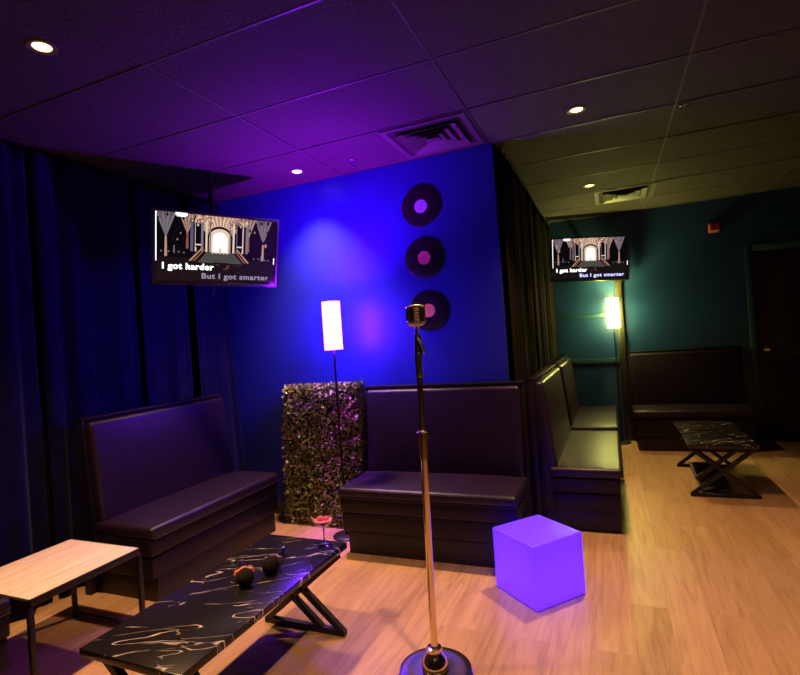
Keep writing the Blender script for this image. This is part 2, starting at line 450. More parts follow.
dup(mt, (.775, 5.275, 0), 0, 'far black marble coffee table in front of the far wall bench')
# the dark board leaning under the far table
bm = B()
prism(bm, [(-.115, 0), (.115, 0), (.085, .30), (-.145, .30)], -.006, .006, 'y', 0, Matrix.Rotation(R(8), 4, 'Z') @ Matrix.Rotation(R(-48), 4, 'X'), .002)
lb = obj('leaning_board', bm, M['board'], loc=(.735, 4.90, .006))
tag(lb, 'dark grey board leaning between the legs of the far marble table', 'board')

# ------------------------------------------------------------------ pale wood table
t = thing('side_table', 'pale whitewashed wood side table with black metal frame between two booth benches', 'table', (-2.700, 1.682, 0))
w, l, h = .284, .290, .45
bm = B(); box(bm, -w+.012, w-.012, -l+.012, l-.012, h-.022, h, .002); obj('tabletop', bm, M['pale_wood'], t)
bm = B()
for s in (-1, 1):
    box(bm, s*w-.006-.006*s, s*w+.006-.006*s, -l, l, h-.034, h-.002, .001)
    box(bm, -w, w, s*l-.006-.006*s, s*l+.006-.006*s, h-.034, h-.002, .001)
obj('top_frame', bm, M['black_metal'], t)
for sx in (-1, 1):
    for sy in (-1, 1):
        bm = B(); box(bm, sx*(w-.012)-.011, sx*(w-.012)+.011, sy*(l-.012)-.011, sy*(l-.012)+.011, 0, h-.034, .001); obj('leg', bm, M['black_metal'], t)
for y in (l-.012, -l+.012):
    bm = B(); box(bm, -w+.024, w-.024, y-.009, y+.009, .012, .030, .001); obj('foot_rail', bm, M['black_metal'], t)

# ------------------------------------------------------------------ glowing cube
bm = B(); box(bm, -.176, .176, -.176, .176, .006, .348, .012, 4)
cb = obj('glowing_cube', bm, M['cube'], loc=(-.464, 2.918, 0), rot=(0, 0, R(49)))
tag(cb, 'glowing violet plastic light cube on the wood floor', 'lamp')
bm = B(); box(bm, -.15, .15, -.15, .15, 0, .010, .003); obj('base_plate', bm, M['black_plastic'], cb)

# ------------------------------------------------------------------ microphone stand and microphone
MX, MY = -.806, 2.082
st = thing('microphone_stand', 'tall coppery chrome microphone stand with round weighted base in the foreground', 'microphone stand', (MX, MY, 0))
bm = B(); lathe(bm, [(0, 0), (.160, 0), (.165, .004), (.165, .012), (.158, .020), (.120, .024), (.118, .0235), (.060, .028), (0, .028)], 64); obj('base', bm, M['chrome'], st)
bm = B(); lathe(bm, [(0, .0285), (.058, .0285), (.060, .034), (.058, .048), (.050, .066), (.040, .080), (.030, .090), (.027, .093), (.034, .098), (.036, .106), (.033, .114), (.022, .118), (0, .118)], 40); obj('base_neck', bm, M['chrome'], st)
LX = .024   # lean of the pole to the right
def axis_pt(z): return Vector((LX*z/1.5, 0, z))
bm = B(); tube(bm, [axis_pt(.115), axis_pt(.955)], .0155, 20); obj('lower_pole', bm, M['chrome'], st)
bm = B(); tube(bm, [axis_pt(z) for z in (.945, .950, .951, 1.030, 1.031, 1.060, 1.064, 1.070)], [.0175, .0175, .0205, .0205, .0235, .0235, .018, .013], 24)
for k in range(10):
    a = 2*PI*k/10; p = axis_pt(1.045); tube(bm, [p+Vector((.0235*math.cos(a), .0235*math.sin(a), -.012)), p+Vector((.0235*math.cos(a), .0235*math.sin(a), .012))], .003, 6)
obj('height_clutch', bm, M['chrome_dark'], st)
bm = B(); tube(bm, [axis_pt(1.06), axis_pt(1.335)], .0125, 18); obj('upper_pole', bm, M['chrome_dark'], st)
bm = B(); tube(bm, [axis_pt(z) for z in (1.300, 1.303, 1.306, 1.404, 1.407, 1.410)], [.0165, .0185, .0165, .0165, .0185, .0165], 20); obj('swivel_collar', bm, M['black_metal'], st)
bm = B(); p0 = axis_pt(1.405)
tube(bm, [p0, p0+Vector((.004, 0, .045)), p0+Vector((.001, 0, .085))], [.016, .019, .011], 16)
bar(bm, p0+Vector((.036, -.004, .002)), p0+Vector((.008, -.010, .072)), .012, .012, .003)
obj('swivel_mount', bm, M['black_metal'], st)
bm = B(); tube(bm, [p0+Vector((.040, -.012, -.004)), p0+Vector((.034, -.014, .010)), p0+Vector((.016, -.017, .050)), p0+Vector((.008, -.016, .068))], [.004, .006, .006, .004], 10)
o = obj('tilt_lever', bm, M['silver'], st); o['label'] = 'bright tilt lever'

p1 = Vector((MX, MY, 0)) + axis_pt(1.490)
mic = thing('vintage_microphone', 'vintage ribbed silver microphone on top of the stand, before the lowest record', 'microphone', p1, R(29))
mic.scale = (.86, .86, .83); mic.location.z += .007
bm = B(); tube(bm, [(0, 0, -.006), (0, 0, .040)], [.010, .010], 16); torus(bm, .0105, .003, 20, 8, 0, T(0, 0, .022)); obj('neck', bm, M['chrome_dark'], mic)
def mic_half(z):   # half width and half depth of the capsule at height z above its bottom (0..0.105)
    k = z/.105
    return .0345 + .004*math.sin(PI*min(1, k*1.1)), .024 + .006*math.sin(PI*k)
bm = B()
t2 = bmesh.new(); bmesh.ops.create_cube(t2, size=1)
bmesh.ops.transform(t2, matrix=T(0, 0, .092) @ Matrix.Diagonal((.070, .050, .104, 1)), verts=t2.verts)
bmesh.ops.bevel(t2, geom=t2.edges[:], offset=.013, segments=5, profile=.5, affect='EDGES')
put(bm, t2); obj('capsule_body', bm, M['grille_dark'], mic)
# outer frame: U-shaped bottom, side rails and top yoke
bm = B()
def loop_pts(yo):
    P = []
    for a in range(0, 181, 15): P.append((-.028 - .010*math.sin(R(a)) if a <= 90 else 0, 0, 0))
    return P
prof = [(-.041, .138), (-.043, .100), (-.042, .062), (-.036, .047), (-.020, .040), (0, .038), (.020, .040), (.036, .047), (.042, .062), (.043, .100), (.041, .138)]
for yo in (-.020, .0, .020): tube(bm, [(x, yo, z) for x, z in prof], .0052, 10)
prism(bm, [(-.040, .060), (-.034, .044), (-.018, .037), (0, .035), (.018, .037), (.034, .044), (.040, .060), (.030, .055), (0, .047), (-.030, .055)], -.026, .026, 'y', 0, None, .002)
for s in (-1, 1):
    tube(bm, [(s*.041, -.020, .138), (s*.041, .020, .138)], .0065, 12)
    tube(bm, [(s*.041, -.022, .064), (s*.041, .022, .064)], .0055, 12)
obj('chrome_frame', bm, M['silver'], mic)
bm = B()
prof2 = [(-.038, .138), (-.020, .144), (0, .146), (.020, .144), (.038, .138)]
for yo in (-.016, 0, .016): tube(bm, [(x, yo, z) for x, z in prof2], .006, 10)
obj('top_yoke', bm, M['silver'], mic)
for k in range(7):
    z = .062 + .0112*k
    bm = B(); tube(bm, [(-.013, -.0262, z), (-.011, -.0305, z), (.011, -.0305, z), (.013, -.0262, z)], .0031, 8); obj('grille_rib', bm, M['silver'], mic)
for x in (-.027, -.020, .020, .027):
    bm = B(); tube(bm, [(x, -.0255, .052), (x, -.0285, .060), (x, -.0285, .128), (x, -.0255, .138)], .0026, 8); obj('grille_bar', bm, M['chrome_dark'], mic)

# ------------------------------------------------------------------ wireless microphones on the marble table
def hand_mic(label, loc, rz, ringm):
    m = thing('wireless_microphone', label, 'microphone', loc, rz, 'wireless microphones on the near marble table')
    # local: +y points along the handle, away from the foam ball; lies on the table
    r = .038
    tilt = Matrix.Translation((0, 0, r)) @ Matrix.Rotation(R(-4.5), 4, 'X')
    def A(y, zz=0, x=0): return tilt @ Vector((x, y, zz))
    bm = B(); tube(bm, [A(.03), A(.034), A(.05), A(.12), A(.215), A(.222)], [.016, .019, .0175, .0155, .0145, .011], 20); hd = obj('handle', bm, M['black_plastic'], m)
    bm = B(); prof = []
    for k in range(0, 17):
        a = PI*k/16; prof.append((r*math.sin(a)*(1 if a < 2.2 else 1), -r*1.05*math.cos(a)))
    lathe(bm, prof, 32, 0, tilt @ Matrix.Rotation(R(-90), 4, 'X'))
    for v in bm.verts: v.co += (v.co - Vector((0, 0, r))).normalized() * .0016*noise.noise(v.co*160)
    obj('foam_windscreen', bm, M['foam'], m)
    bm = B()   # anti-roll ring: two rounded lobes joined round the neck
    Mr = tilt @ Matrix.Translation((0, .058, 0)) @ Matrix.Rotation(R(90), 4, 'X') @ Matrix.Scale(1.12, 4)
    torus(bm, .0205, .006, 28, 8, 0, Mr)
    for s in (-1, 1):
        tube(bm, [Mr @ Vector((s*.020, -.010, 0)), Mr @ Vector((s*.030, -.008, 0)), Mr @ Vector((s*.034, 0, 0)), Mr @ Vector((s*.030, .012, 0)), Mr @ Vector((s*.018, .014, 0))], [.005, .0075, .008, .0075, .005], 10)
    o = obj('anti_roll_ring', bm, ringm, m)
    bm = B(); tube(bm, [A(.080), A(.081), A(.092), A(.093)], [.016, .0176, .0174, .016], 20); o = obj('switch_band', bm, M['white_band'], hd)
    bm = B(); tube(bm, [A(.200), A(.201), A(.222), A(.2225)], [.0148, .0153, .0148, .010], 20); o = obj('end_cap', bm, M['silver'], hd)
    return m
hand_mic('cordless microphone with an orange ring behind its black foam ball, on the marble table', (-1.543, 1.764, .4455), R(45), M['copper'])
hand_mic('cordless microphone with a pale band on its handle, on the marble table nearer the cocktail', (-1.508, 1.893, .4455), R(20), M['lavender_ring'])

# ------------------------------------------------------------------ cocktail glass
g = thing('cocktail_glass', 'stemmed cocktail glass of pink drink on the corner of the near marble table', 'glass', (-1.428, 2.236, .4455))
bm = B(); lathe(bm, [(0, 0), (.034, 0), (.035, .0015), (.030, .003), (.008, .006), (0, .006)], 32); obj('foot', bm, M['glass'], g)
bm = B(); lathe(bm, [(0, .0058), (.006, .008), (.0042, .014), (.0038, .080), (.006, .090), (0, .0905)], 20); obj('stem', bm, M['glass'], g)
bm = B(); lathe(bm, [(0, .090), (.010, .091), (.030, .104), (.047, .122), (.060, .150), (.065, .170), (.0635, .170), (.0585, .150), (.0455, .1235), (.029, .1065), (.010, .094), (0, .093)], 40); obj('bowl', bm, M['glass'], g)
bm = B(); lathe(bm, [(0, .0945), (.009, .0955), (.028, .108), (.0420, .1225), (.0480, .129), (.0480, .1300), (.020, .131), (0, .131)], 40)
obj('drink', bm, M['drink'], g)
bm = B(); lathe(bm, [(0, -.016), (.012, -.012), (.019, 0), (.014, .012), (0, .016)], 14, 0, T(-.010, -.008, .136)); lathe(bm, [(0, -.013), (.011, -.009), (.016, 0), (.011, .010), (0, .013)], 14, 0, T(.016, .006, .135))
obj('garnish', bm, M['label_red'], g)

# ------------------------------------------------------------------ hedge panel
hx0, hx1, hy0, hy1, hz = -2.585, -1.885, 3.545, 3.69, 1.135
hg = thing('boxwood_hedge', 'leafy artificial boxwood hedge panel standing against the blue wall behind the lamp', 'hedge', ((hx0+hx1)/2, (hy0+hy1)/2, 0))
cxh, cyh = (hx0+hx1)/2, (hy0+hy1)/2
bm = B(); box(bm, hx0-cxh+.02, hx1-cxh-.02, hy0-cyh+.02, hy1-cyh, 0, hz-.02, .01); obj('core', bm, M['stem'], hg)
rn = random.Random(11); V = []; F = []
def leaf(p, n):
    n = n.normalized()
    d = Vector((rn.gauss(0, 1), rn.gauss(0, 1), rn.gauss(0, 1)+.15)); d = (d + n*.9).normalized()
    s = d.cross(n + Vector((rn.gauss(0, .5), rn.gauss(0, .5), rn.gauss(0, .5))))
    if s.length < 1e-3: return
    s.normalize(); u = s.cross(d).normalized()
    L = rn.uniform(.024, .044); w_ = L*.38; i = len(V)
    V.extend([p, p+d*L*.45+s*w_+u*.002, p+d*L, p+d*L*.45-s*w_+u*.002, p+d*L*.5-u*.0025])
    F.extend([(i, i+1, i+4), (i+1, i+2, i+4), (i+2, i+3, i+4), (i+3, i, i+4)])
for k in range(3900):   # front
    x = rn.uniform(hx0, hx1); z = rn.uniform(.0, hz); dp = .012*noise.noise(Vector((x*9, z*9, 0)))
    leaf(Vector((x-cxh, hy0-cyh+rn.uniform(-.012, .02)+dp, max(.012, z))), Vector((0, -1, .15)))
for k in range(900):    # sides
    for sx in (-1, 1):
        leaf(Vector(((hx0 if sx < 0 else hx1)-cxh+rn.uniform(-.012, .012), rn.uniform(hy0, hy1-.02)-cyh, rn.uniform(.012, hz))), Vector((sx, -.2, .1)))
for k in range(900):    # top
    leaf(Vector((rn.uniform(hx0, hx1)-cxh, rn.uniform(hy0, hy1-.02)-cyh, hz-rn.uniform(0, .02))), Vector((0, -.2, 1)))
lim = .028
V = [Vector((min(v.x + .07*(v.z/hz-.5), hx1-cxh+.022), min(v.y, YB-cyh-.002), max(.002, v.z))) for v in V]
me = bpy.data.meshes.new('foliage'); me.from_pydata([tuple(v) for v in V], [], F); me.materials.append(M['leaf'])
me.polygons.foreach_set('use_smooth', [False]*len(me.polygons))
fo = bpy.data.objects.new('foliage', me); C.objects.link(fo); fo.parent = hg

# ------------------------------------------------------------------ column floor lamps
def make_lamp(label, loc, shade_m, light_col, power):
    t = thing('floor_lamp', label, 'lamp', loc, 0, 'slim column floor lamps')
    bm = B(); lathe(bm, [(0, 0), (.100, 0), (.104, .004), (.104, .012), (.096, .018), (.02, .022), (0, .022)], 40); obj('base', bm, M['black_metal'], t)
    bm = B(); tube(bm, [(0, 0, .02), (0, 0, 1.44)], .0085, 14); obj('pole', bm, M['black_metal'], t)
    bm = B()
    r = .069; z0, z1 = 1.428, 1.80
    lathe(bm, [(r-.002, z0), (r, z0), (r, z1), (r-.002, z1), (r-.002, z0)], 40)
    shade = obj('lamp_shade', bm, shade_m, t)
    bm = B(); torus(bm, r, .003, 40, 6, 0, T(0, 0, z1)); obj('shade_ring', bm, M['black_metal'], shade)
    bm = B(); torus(bm, r, .003, 40, 6, 0, T(0, 0, z0))
    for a in (0, 1, 2):
        bar(bm, (0, 0, z0+.01), (r*math.cos(a*2*PI/3), r*math.sin(a*2*PI/3), z0+.01), .004, .004, 0)
    obj('shade_ring', bm, M['black_metal'], shade)
    bm = B(); lathe(bm, [(0, 1.43), (.014, 1.43), (.014, 1.60), (0, 1.60)], 16); obj('bulb_holder', bm, M['black_plastic'], t)
    ld = bpy.data.lights.new('lamp_bulb', 'POINT'); ld.color = light_col; ld.energy = power; ld.shadow_soft_size = .035
    lo = bpy.data.objects.new('lamp_bulb', ld); C.objects.link(lo); lo.parent = t; lo.location = (0, 0, 1.74)
    return t
make_lamp('slim column floor lamp glowing violet-white before the leafy hedge', (-1.958, 3.385, 0), M['violet_shade'], (.34, .0, 1.0), 320)
make_lamp('slim column floor lamp glowing yellow in the far corner by the teal wall', (.045, 6.815, 0), M['yellow_shade'], (1.0, .92, .18), 62)

# ------------------------------------------------------------------ records
def record(label, x, z, lm, spin):
    t = thing('vinyl_record', label, 'record', (x, YB-.006, z), 0, 'records hung in a column on the blue wall')
    Mr = Matrix.Rotation(R(90), 4, 'X')
    bm = B(); lathe(bm, [(.003, 0), (.155, 0), (.158, .001), (.158, .0025), (.155, .0035), (.062, .0032), (.058, .0028), (.003, .0028), (.003, 0)], 72, 0, Mr); o = obj('disc', bm, M['grooves'], t)
    bm = B(); lathe(bm, [(.004, .0032), (.052, .0032), (.052, .0042), (.004, .0042), (.004, .0032)], 48, 0, Mr); obj('centre_label', bm, lm, t)
    for a in spin:
        bm = B(); c, s = math.cos(R(a)), math.sin(R(a))
        bar(bm, (.161*c, -.004, .161*s), (.155*c, -.008, .155*s), .006, .006, .002); obj('wall_pin', bm, M['silver'], t)
    return t
record('top record of the three on the blue wall, with a lavender centre label', -1.292, 2.492, M['label_lav'], (176, 252))
record('middle record of the three on the blue wall, with a pink-red centre label', -1.293, 2.091, M['label_red'], (282, 100))
record('lowest record of the three on the blue wall, orange label, behind the vintage microphone', -1.286, 1.681, M['label_org'], (128, 300))

# ------------------------------------------------------------------ karaoke screens
E_ = {}
def em(name, col, s=1.0):
    if name not in E_:
        m, nt, b = mat('screen_' + name)
        b.inputs['Base Color'].default_value = (.004, .004, .004, 1); b.inputs['Roughness'].default_value = .10; b.inputs['Specular IOR Level'].default_value = .3
        b.inputs['Emission Color'].default_value = (*col, 1); b.inputs['Emission Strength'].default_value = s
        E_[name] = m
    return E_[name]
PAL = [em('black', (.002, .002, .003)), em('dim', (.008, .005, .006)), em('white', (1, .93, .85), 1.9), em('cream', (.85, .62, .45), .95), em('peach', (.62, .36, .24), .75),
       em('blue', (.16, .17, .30), .6), em('red', (.50, .15, .10), .55), em('grey', (.12, .12, .10), .55), em('mist', (.28, .24, .30), .7), em('bright', (1, .97, 1), 1.5), em('ember', (.10, .025, .03), .5), em('dusk', (.30, .20, .20), .5)]
def picture(bm, W, H, sd):
    """The hall on the screen as flat coloured patches; u 0..1 left to right, v 0..1 bottom to top; layers 0.15 mm apart."""
    layer = [0]
    def P(u, v, k): return ((u-.5)*W, -.00002*k, (v-.5)*H)
    def poly(pts, mi):
        layer[0] += 1
        vs = [bm.verts.new(P(u, v, layer[0])) for u, v in pts]; f = bm.faces.new(vs); f.material_index = mi
        f.normal_update()
        if f.normal.y > 0: f.normal_flip()
    def rect(u0, u1, v0, v1, mi): poly([(u0, v0), (u1, v0), (u1, v1), (u0, v1)], mi)
    rq = random.Random(sd)
    rect(0, 1, 0, 1, 0)
    rect(.02, .98, .02, .36, 1)
    # fan vaults at both sides
    for cx_, s in ((.09, 1), (.25, .8), (.88, 1), (.75, .8)):
        for k in range(7):
            a = (k-3)*.022*s
            poly([(cx_-.004, .99-.34*s), (cx_+.004, .99-.34*s), (cx_+a+.0085, .99), (cx_+a-.0085, .99)], (8 if s == 1 else 4) if k % 2 == 0 else 11)
        poly([(cx_-.010, .99-.62*s), (cx_+.010, .99-.62*s), (cx_+.007, .99-.34*s), (cx_-.007, .99-.34*s)], 4 if s == 1 else 6)
    # vault ribs over the middle
    poly([(.30, .99), (.72, .99), (.66, .80), (.60, .70), (.42, .70), (.36, .80)], 4)
    for k in range(11):
        u = .33 + .036*k
        poly([(u-.006, .99), (u+.006, .99), (.51+(u-.51)*.45+.004, .80), (.51+(u-.51)*.45-.004, .80)], 3)
    arch = lambda cx_, hw, v0, v1, n=10: [(cx_-hw, v0), (cx_+hw, v0)] + [(cx_+hw*math.cos(PI*k/n), v1+hw*1.5*math.sin(PI*k/n)) for k in range(n+1)]
    poly(arch(.51, .098, .44, .70), 0)
    poly(arch(.51, .088, .44, .68), 3)
    poly(arch(.51, .058, .46, .67), 2)
    # columns
    for u, mi, hw in ((.285, 5, .011), (.315, 3, .006), (.365, 8, .010), (.400, 3, .008), (.430, 8, .005), (.592, 8, .005), (.622, 3, .008), (.655, 5, .010), (.700, 3, .006), (.735, 8, .010)):
        rect(u-hw, u+hw, .46, .93, mi)
    for u in (.335, .675): rect(u-.022, u+.022, .52, .88, 0)
    rect(.31, .36, .55, .57, 3); rect(.65, .70, .55, .57, 3)
    # sculpted capitals
    for u in (.30, .34, .38, .42, .60, .64, .68, .72): 
        for q in range(3):
            x = u+rq.uniform(-.015, .015); y = .92+rq.uniform(-.05, .05); r = rq.uniform(.008, .016)
            poly([(x-r, y), (x, y-r*2), (x+r, y), (x, y+r*2)], rq.choice((3, 4, 6)))
    for k in range(60):
        x = rq.choice((rq.uniform(.27, .42), rq.uniform(.60, .75), rq.uniform(.30, .72))); y = rq.uniform(.84, .985); r = rq.uniform(.005, .012)
        if abs(x-.51) < .08 and y < .9: continue
        poly([(x-r, y), (x, y-r*1.7), (x+r, y), (x, y+r*1.7)], rq.choice((0, 1, 3, 4, 6, 6, 3)))
    for k in range(26):
        x = rq.choice((rq.uniform(.03, .27), rq.uniform(.76, .97))); y = rq.uniform(.56, .97); r = rq.uniform(.006, .014)
        poly([(x-r, y), (x, y-r*2.6), (x+r, y), (x, y+r*2.6)], rq.choice((0, 0, 1, 4)))
    # floor in front of the altar and the steps
    poly([(.40, .46), (.62, .46), (.70, .30), (.33, .30)], 7)
    for a, b in (((.27, .32), (.37, .52)), ((.30, .32), (.39, .50)), ((.75, .32), (.65, .52)), ((.72, .32), (.63, .50))):
        poly([(a[0]-.009, a[1]), (a[0]+.009, a[1]), (b[0]+.006, b[1]), (b[0]-.006, b[1])], 6 if a[0] in (.30, .72) else 4)
    for u in (.45, .48, .51, .54, .57): rect(u-.007, u+.007, .44, .475, 3)
    rect(.503, .517, .46, .53, 4)
    poly([(.42, .20), (.62, .20), (.58, .31), (.46, .31)], 1)
    for k in range(40):
        x = rq.uniform(.04, .96); y = rq.uniform(.03, .30); r = rq.uniform(.006, .016); poly([(x-r*1.6, y), (x, y-r), (x+r*1.6, y), (x, y+r)], rq.choice((0, 1, 1, 10)))
    for k in range(12): 
        u = .44+.14*rq.random(); v = .20+.08*rq.random(); rect(u-.012, u+.012, v-.004, v+.004, 6 if k % 2 else 1)
    # candle lights
    for u, v in ((.055, .44), (.11, .44), (.15, .45), (.185, .44), (.225, .43), (.80, .39), (.84, .40), (.865, .38), (.90, .38), (.93, .38)):
        rect(u-.006, u+.006, v-.010, v+.010, 8)
    rect(.146, .154, .42, .53, 8); rect(.862, .870, .36, .45, 8)
    # lit strip at the left edge and the badge at the top
    rect(.014, .022, .30, .985, 9); rect(.978, .986, .32, .42, 9)
    rect(.16, .25, .955, .995, 9); rect(.17, .235, .94, .96, 9)
    return layer[0]
def lyric(bm, txt, size, mi, x, y, z, off, wid):
    cu = bpy.data.curves.new('lyric', 'FONT'); cu.body = txt; cu.size = 1; cu.offset = off; cu.space_character = 1.1; cu.resolution_u = 6
    to = bpy.data.objects.new('lyric_tmp', cu); C.objects.link(to)
    dg = bpy.context.evaluated_depsgraph_get(); dg.update()
    me = bpy.data.meshes.new_from_object(to.evaluated_get(dg)); bpy.data.objects.remove(to)
    w0 = max(v.co.x for v in me.vertices) - min(v.co.x for v in me.vertices)
    t = bmesh.new(); t.from_mesh(me); bpy.data.meshes.remove(me)
    for v in t.verts: v.co = Vector((x + v.co.x*wid/w0, y, z + v.co.y*size))
    put(bm, t, mi)
def screen(label, ctr, W, yaw, tilt, roll, second, sec_m, sd, wall_arm=False):
    t = thing('karaoke_screen', label, 'television', ctr, 0, 'karaoke screens')
    t.rotation_mode = 'QUATERNION'
    a, b, c = R(yaw), R(tilt), R(roll)
    n0 = Vector((math.sin(a), -math.cos(a), 0)); r0 = Vector((math.cos(a), math.sin(a), 0)); u0 = Vector((0, 0, 1))
    u = math.sin(b)*n0 + math.cos(b)*u0
    r = math.cos(c)*r0 + math.sin(c)*u; u = math.cos(c)*u - math.sin(c)*r0; f = u.cross(r)   # +y axis points back
    Q = Matrix((r, f, u)).transposed(); t.rotation_quaternion = Q.to_quaternion()
    H = W*.575
    bm = B()
    bz = .014
    box(bm, -W/2, W/2, .004, .035, -H/2, H/2, .004, 2)
    for x0, x1, z0, z1 in ((-W/2, -W/2+bz, -H/2, H/2), (W/2-bz, W/2, -H/2, H/2), (-W/2+bz, W/2-bz, H/2-bz, H/2), (-W/2+bz, W/2-bz, -H/2, -H/2+bz*1.6)):
        box(bm, x0, x1, -.006, .006, z0, z1, .0015, 1)
    box(bm, -W*.3, W*.3, .03, .065, -H*.32, H*.22, .012, 2)
    obj('housing', bm, M['black_plastic'], t)
    pw, ph = W-2*bz, H-bz*2.6
    bm = B(); picture(bm, pw, ph, sd)
    k = W/.92*1.06
    lyric(bm, 'I got harder', .058*k, len(PAL), -W*.5+W*.072, -.0068, -H*.5+H*.215, .030, W*.385)
    lyric(bm, second, .052*k, len(PAL)+1, -W*.5+W*.365, -.0068, -H*.5+H*.095, .026, W*.555)
    pic = obj('display_panel', bm, PAL + [em('lyric_white', (1, 1, .95), 2.2), sec_m], t); pic.location = (0, .0035, bz*.3)
    # mount
    Qi = Q.transposed()
    bm = B(); box(bm, -.11, .11, .064, .078, -.11, .11, .003)
    if wall_arm:
        hp = Vector((0, .09, .02)); top = Qi @ (Vector((ctr[0], YF-.004, ctr[2]+.03)) - Vector(ctr))
        obj('mount_plate', bm, M['black_metal'], t)
        bm = B(); tube(bm, [Vector((0, .074, .02)), hp, top], .018, 14); obj('wall_arm', bm, M['black_metal'], t)
    else:
        hp = Vector((0, .115, .05)); top = hp + Qi @ Vector((0, 0, ZC - (Vector(ctr) + Q @ hp).z - .001))
        bar(bm, (0, .07, .05), hp + Vector((0, .01, 0)), .05, .05, .003)
        obj('mount_plate', bm, M['black_metal'], t)
        bm = B(); tube(bm, [hp - (top-hp).normalized()*.04, top], .018, 14); obj('ceiling_pole', bm, M['black_metal'], t)
    bm = B()
    tube(bm, [(-.02, .05, -H/2+.06), (-.02, .045, -H/2-.01), (-.012, .042, -H/2-.05), (-.03, .04, -H/2-.075)], .004, 8)
    obj('power_cable', bm, M['black_plastic'], t)
    return t
screen('left karaoke screen hung before the navy curtain, tilted down over the bench', (-2.66, 3.00, 2.232), .925, 58.6, 14, -1.0, 'But I got smarter', em('lyric_mauve', (.42, .34, .50), .8), 1)
screen('far karaoke screen mounted high in the corner above the yellow lamp', (-.176, 6.75, 2.305), .963, 18, 2, -2.5, 'But I got smarter', em('lyric_blue', (.50, .52, 1.0), 1.7), 2, True)

# ------------------------------------------------------------------ curtains
def curtain(name, label, group, m, y0, y1, x, amp, n, seed, z0=.015, z1=ZC-.045, flare=None, facing=1):
    rr = random.Random(seed); ph = [rr.uniform(0, 6.28) for _ in range(6)]
    U, Vn = max(24, int(n*14)), 22
    bm = B(); grid = []
    for j in range(Vn+1):
        v = j/Vn; z = z0 + (z1-z0)*v; row = []
        for i in range(U+1):
            u = i/U
            s = u*n*2*PI
            k = .55 + .45*(1-v)
            d = math.sin(s + .9*math.sin(u*5.1+ph[0]) + .35*(1-v)*math.sin(u*9+ph[1]))*.72 + .28*math.sin(2.3*s+ph[2]+.6*(1-v))
            d *= 1.0*amp*k*(.65+.35*math.sin(u*7.3+ph[3]))
            yy = y0 + (y1-y0)*u
            xx = x + d
            if flare: dy, dx = flare(u, v); yy += dy; xx += dx
            row.append(bm.verts.new((xx, yy + .25*amp*math.cos(s+ph[4])*k, z)))
        grid.append(row)
    for j in range(Vn):
        for i in range(U):
            bm.faces.new((grid[j][i], grid[j][i+1], grid[j+1][i+1], grid[j+1][i]))
    bmesh.ops.recalc_face_normals(bm, faces=bm.faces)
    o = obj(name, bm, m, None, 80)
    md = o.modifiers.new('thick', 'SOLIDIFY'); md.thickness = .005; md.offset = 0
    tag(o, label, 'curtain', group)
    return o
GN = 'navy velvet curtain panels along the left wall'
CX = -3.285
curtain('velvet_curtain', 'navy velvet curtain panel at the left edge, behind the pale wood table', GN, M['navy_velvet'], .40, 2.05, CX, .045, 6, 1)
curtain('velvet_curtain', 'navy velvet curtain panel behind the near end of the violet-lit bench', GN, M['navy_velvet'], 2.068, 2.785, CX, .042, 3, 2)
curtain('velvet_curtain', 'navy velvet curtain panel hanging directly below the left screen', GN, M['navy_velvet'], 2.82, 3.285, CX, .04, 2, 3)
curtain('velvet_curtain', 'navy velvet curtain panel flaring into the corner beside the blue wall', GN, M['navy_velvet'], 3.32, 3.66, CX+.02, .035, 2, 4,
        flare=lambda u, v: (0, .10*(1-v)**1.3*u + .05*u))
GK = 'black curtain panels along the partition'
ky = [3.735, 4.55, 5.36, 6.17, 6.97]
KL = ['black curtain panel at the outer corner of the blue wall', 'second black curtain panel from the blue wall, behind the nearer olive booth', 'third black curtain panel from the blue wall, where the two olive booths meet', 'last black curtain panel in the far corner beneath the far screen']
for k in range(4):
    curtain('stage_curtain', KL[k], GK, M['black_velvet'], ky[k]+.012, ky[k+1]-.012, -.661, .030, 6, 20+k)
bm = B()
tube(bm, [(-.655, 3.82, 2.84), (-.655, 6.98, 2.84)], .010, 12); 
rod = obj('curtain_rod', bm, M['vent_hole']); tag(rod, 'black curtain rod under the ceiling above the black curtain', 'curtain rod')
bm = B(); lathe(bm, [(0, -.02), (.014, -.014), (.019, 0), (.014, .014), (0, .02)], 16, 0, T(-.655, 3.80, 2.838)); obj('finial', bm, M['silver'], rod)

# ------------------------------------------------------------------ ceiling fittings
def downlight(label, x, y):
    t = thing('downlight', label, 'ceiling light', (x, y, ZC), 0, 'recessed ceiling downlights')
    bm = B(); lathe(bm, [(.036, .0035), (.040, -.002), (.056, -.005), (.060, -.002), (.060, .0035), (.036, .0035)], 40); obj('trim_ring', bm, M['can'], t)
    bm = B(); lathe(bm, [(0, .0005), (.036, .0005), (.036, .003), (0, .003)], 32); obj('lens', bm, M['lens'], t)
    return t
def spot(x, y, p, col=(1.0, .56, .25), size=90):
    ld = bpy.data.lights.new('downlight_beam', 'SPOT'); ld.energy = p; ld.color = col; ld.spot_size = R(size); ld.spot_blend = 1.0; ld.shadow_soft_size = .045
    o = bpy.data.objects.new('downlight_beam', ld); C.objects.link(o); o.location = (x, y, ZC-.012)
DL = [(-2.21, 1.48, 'ceiling downlight at the upper left, nearest the picture corner', 125), (-2.21, 3.437, 'ceiling downlight beside the sprinkler before the blue wall', 120), (-.105, 3.468, 'ceiling downlight high in the middle of the right ceiling', 95), (-.095, 5.394, 'ceiling downlight next to the far air vent', 60)]
for x, y, lab, p in DL:
    downlight(lab, x, y); spot(x, y, p*3.0)
for x, y, p in ((-.1, 1.48, 85), (2.0, 1.48, 60), (2.0, 3.45, 18), (-.1, -.5, 60), (2.0, -.5, 40)): spot(x, y, p*3.0)

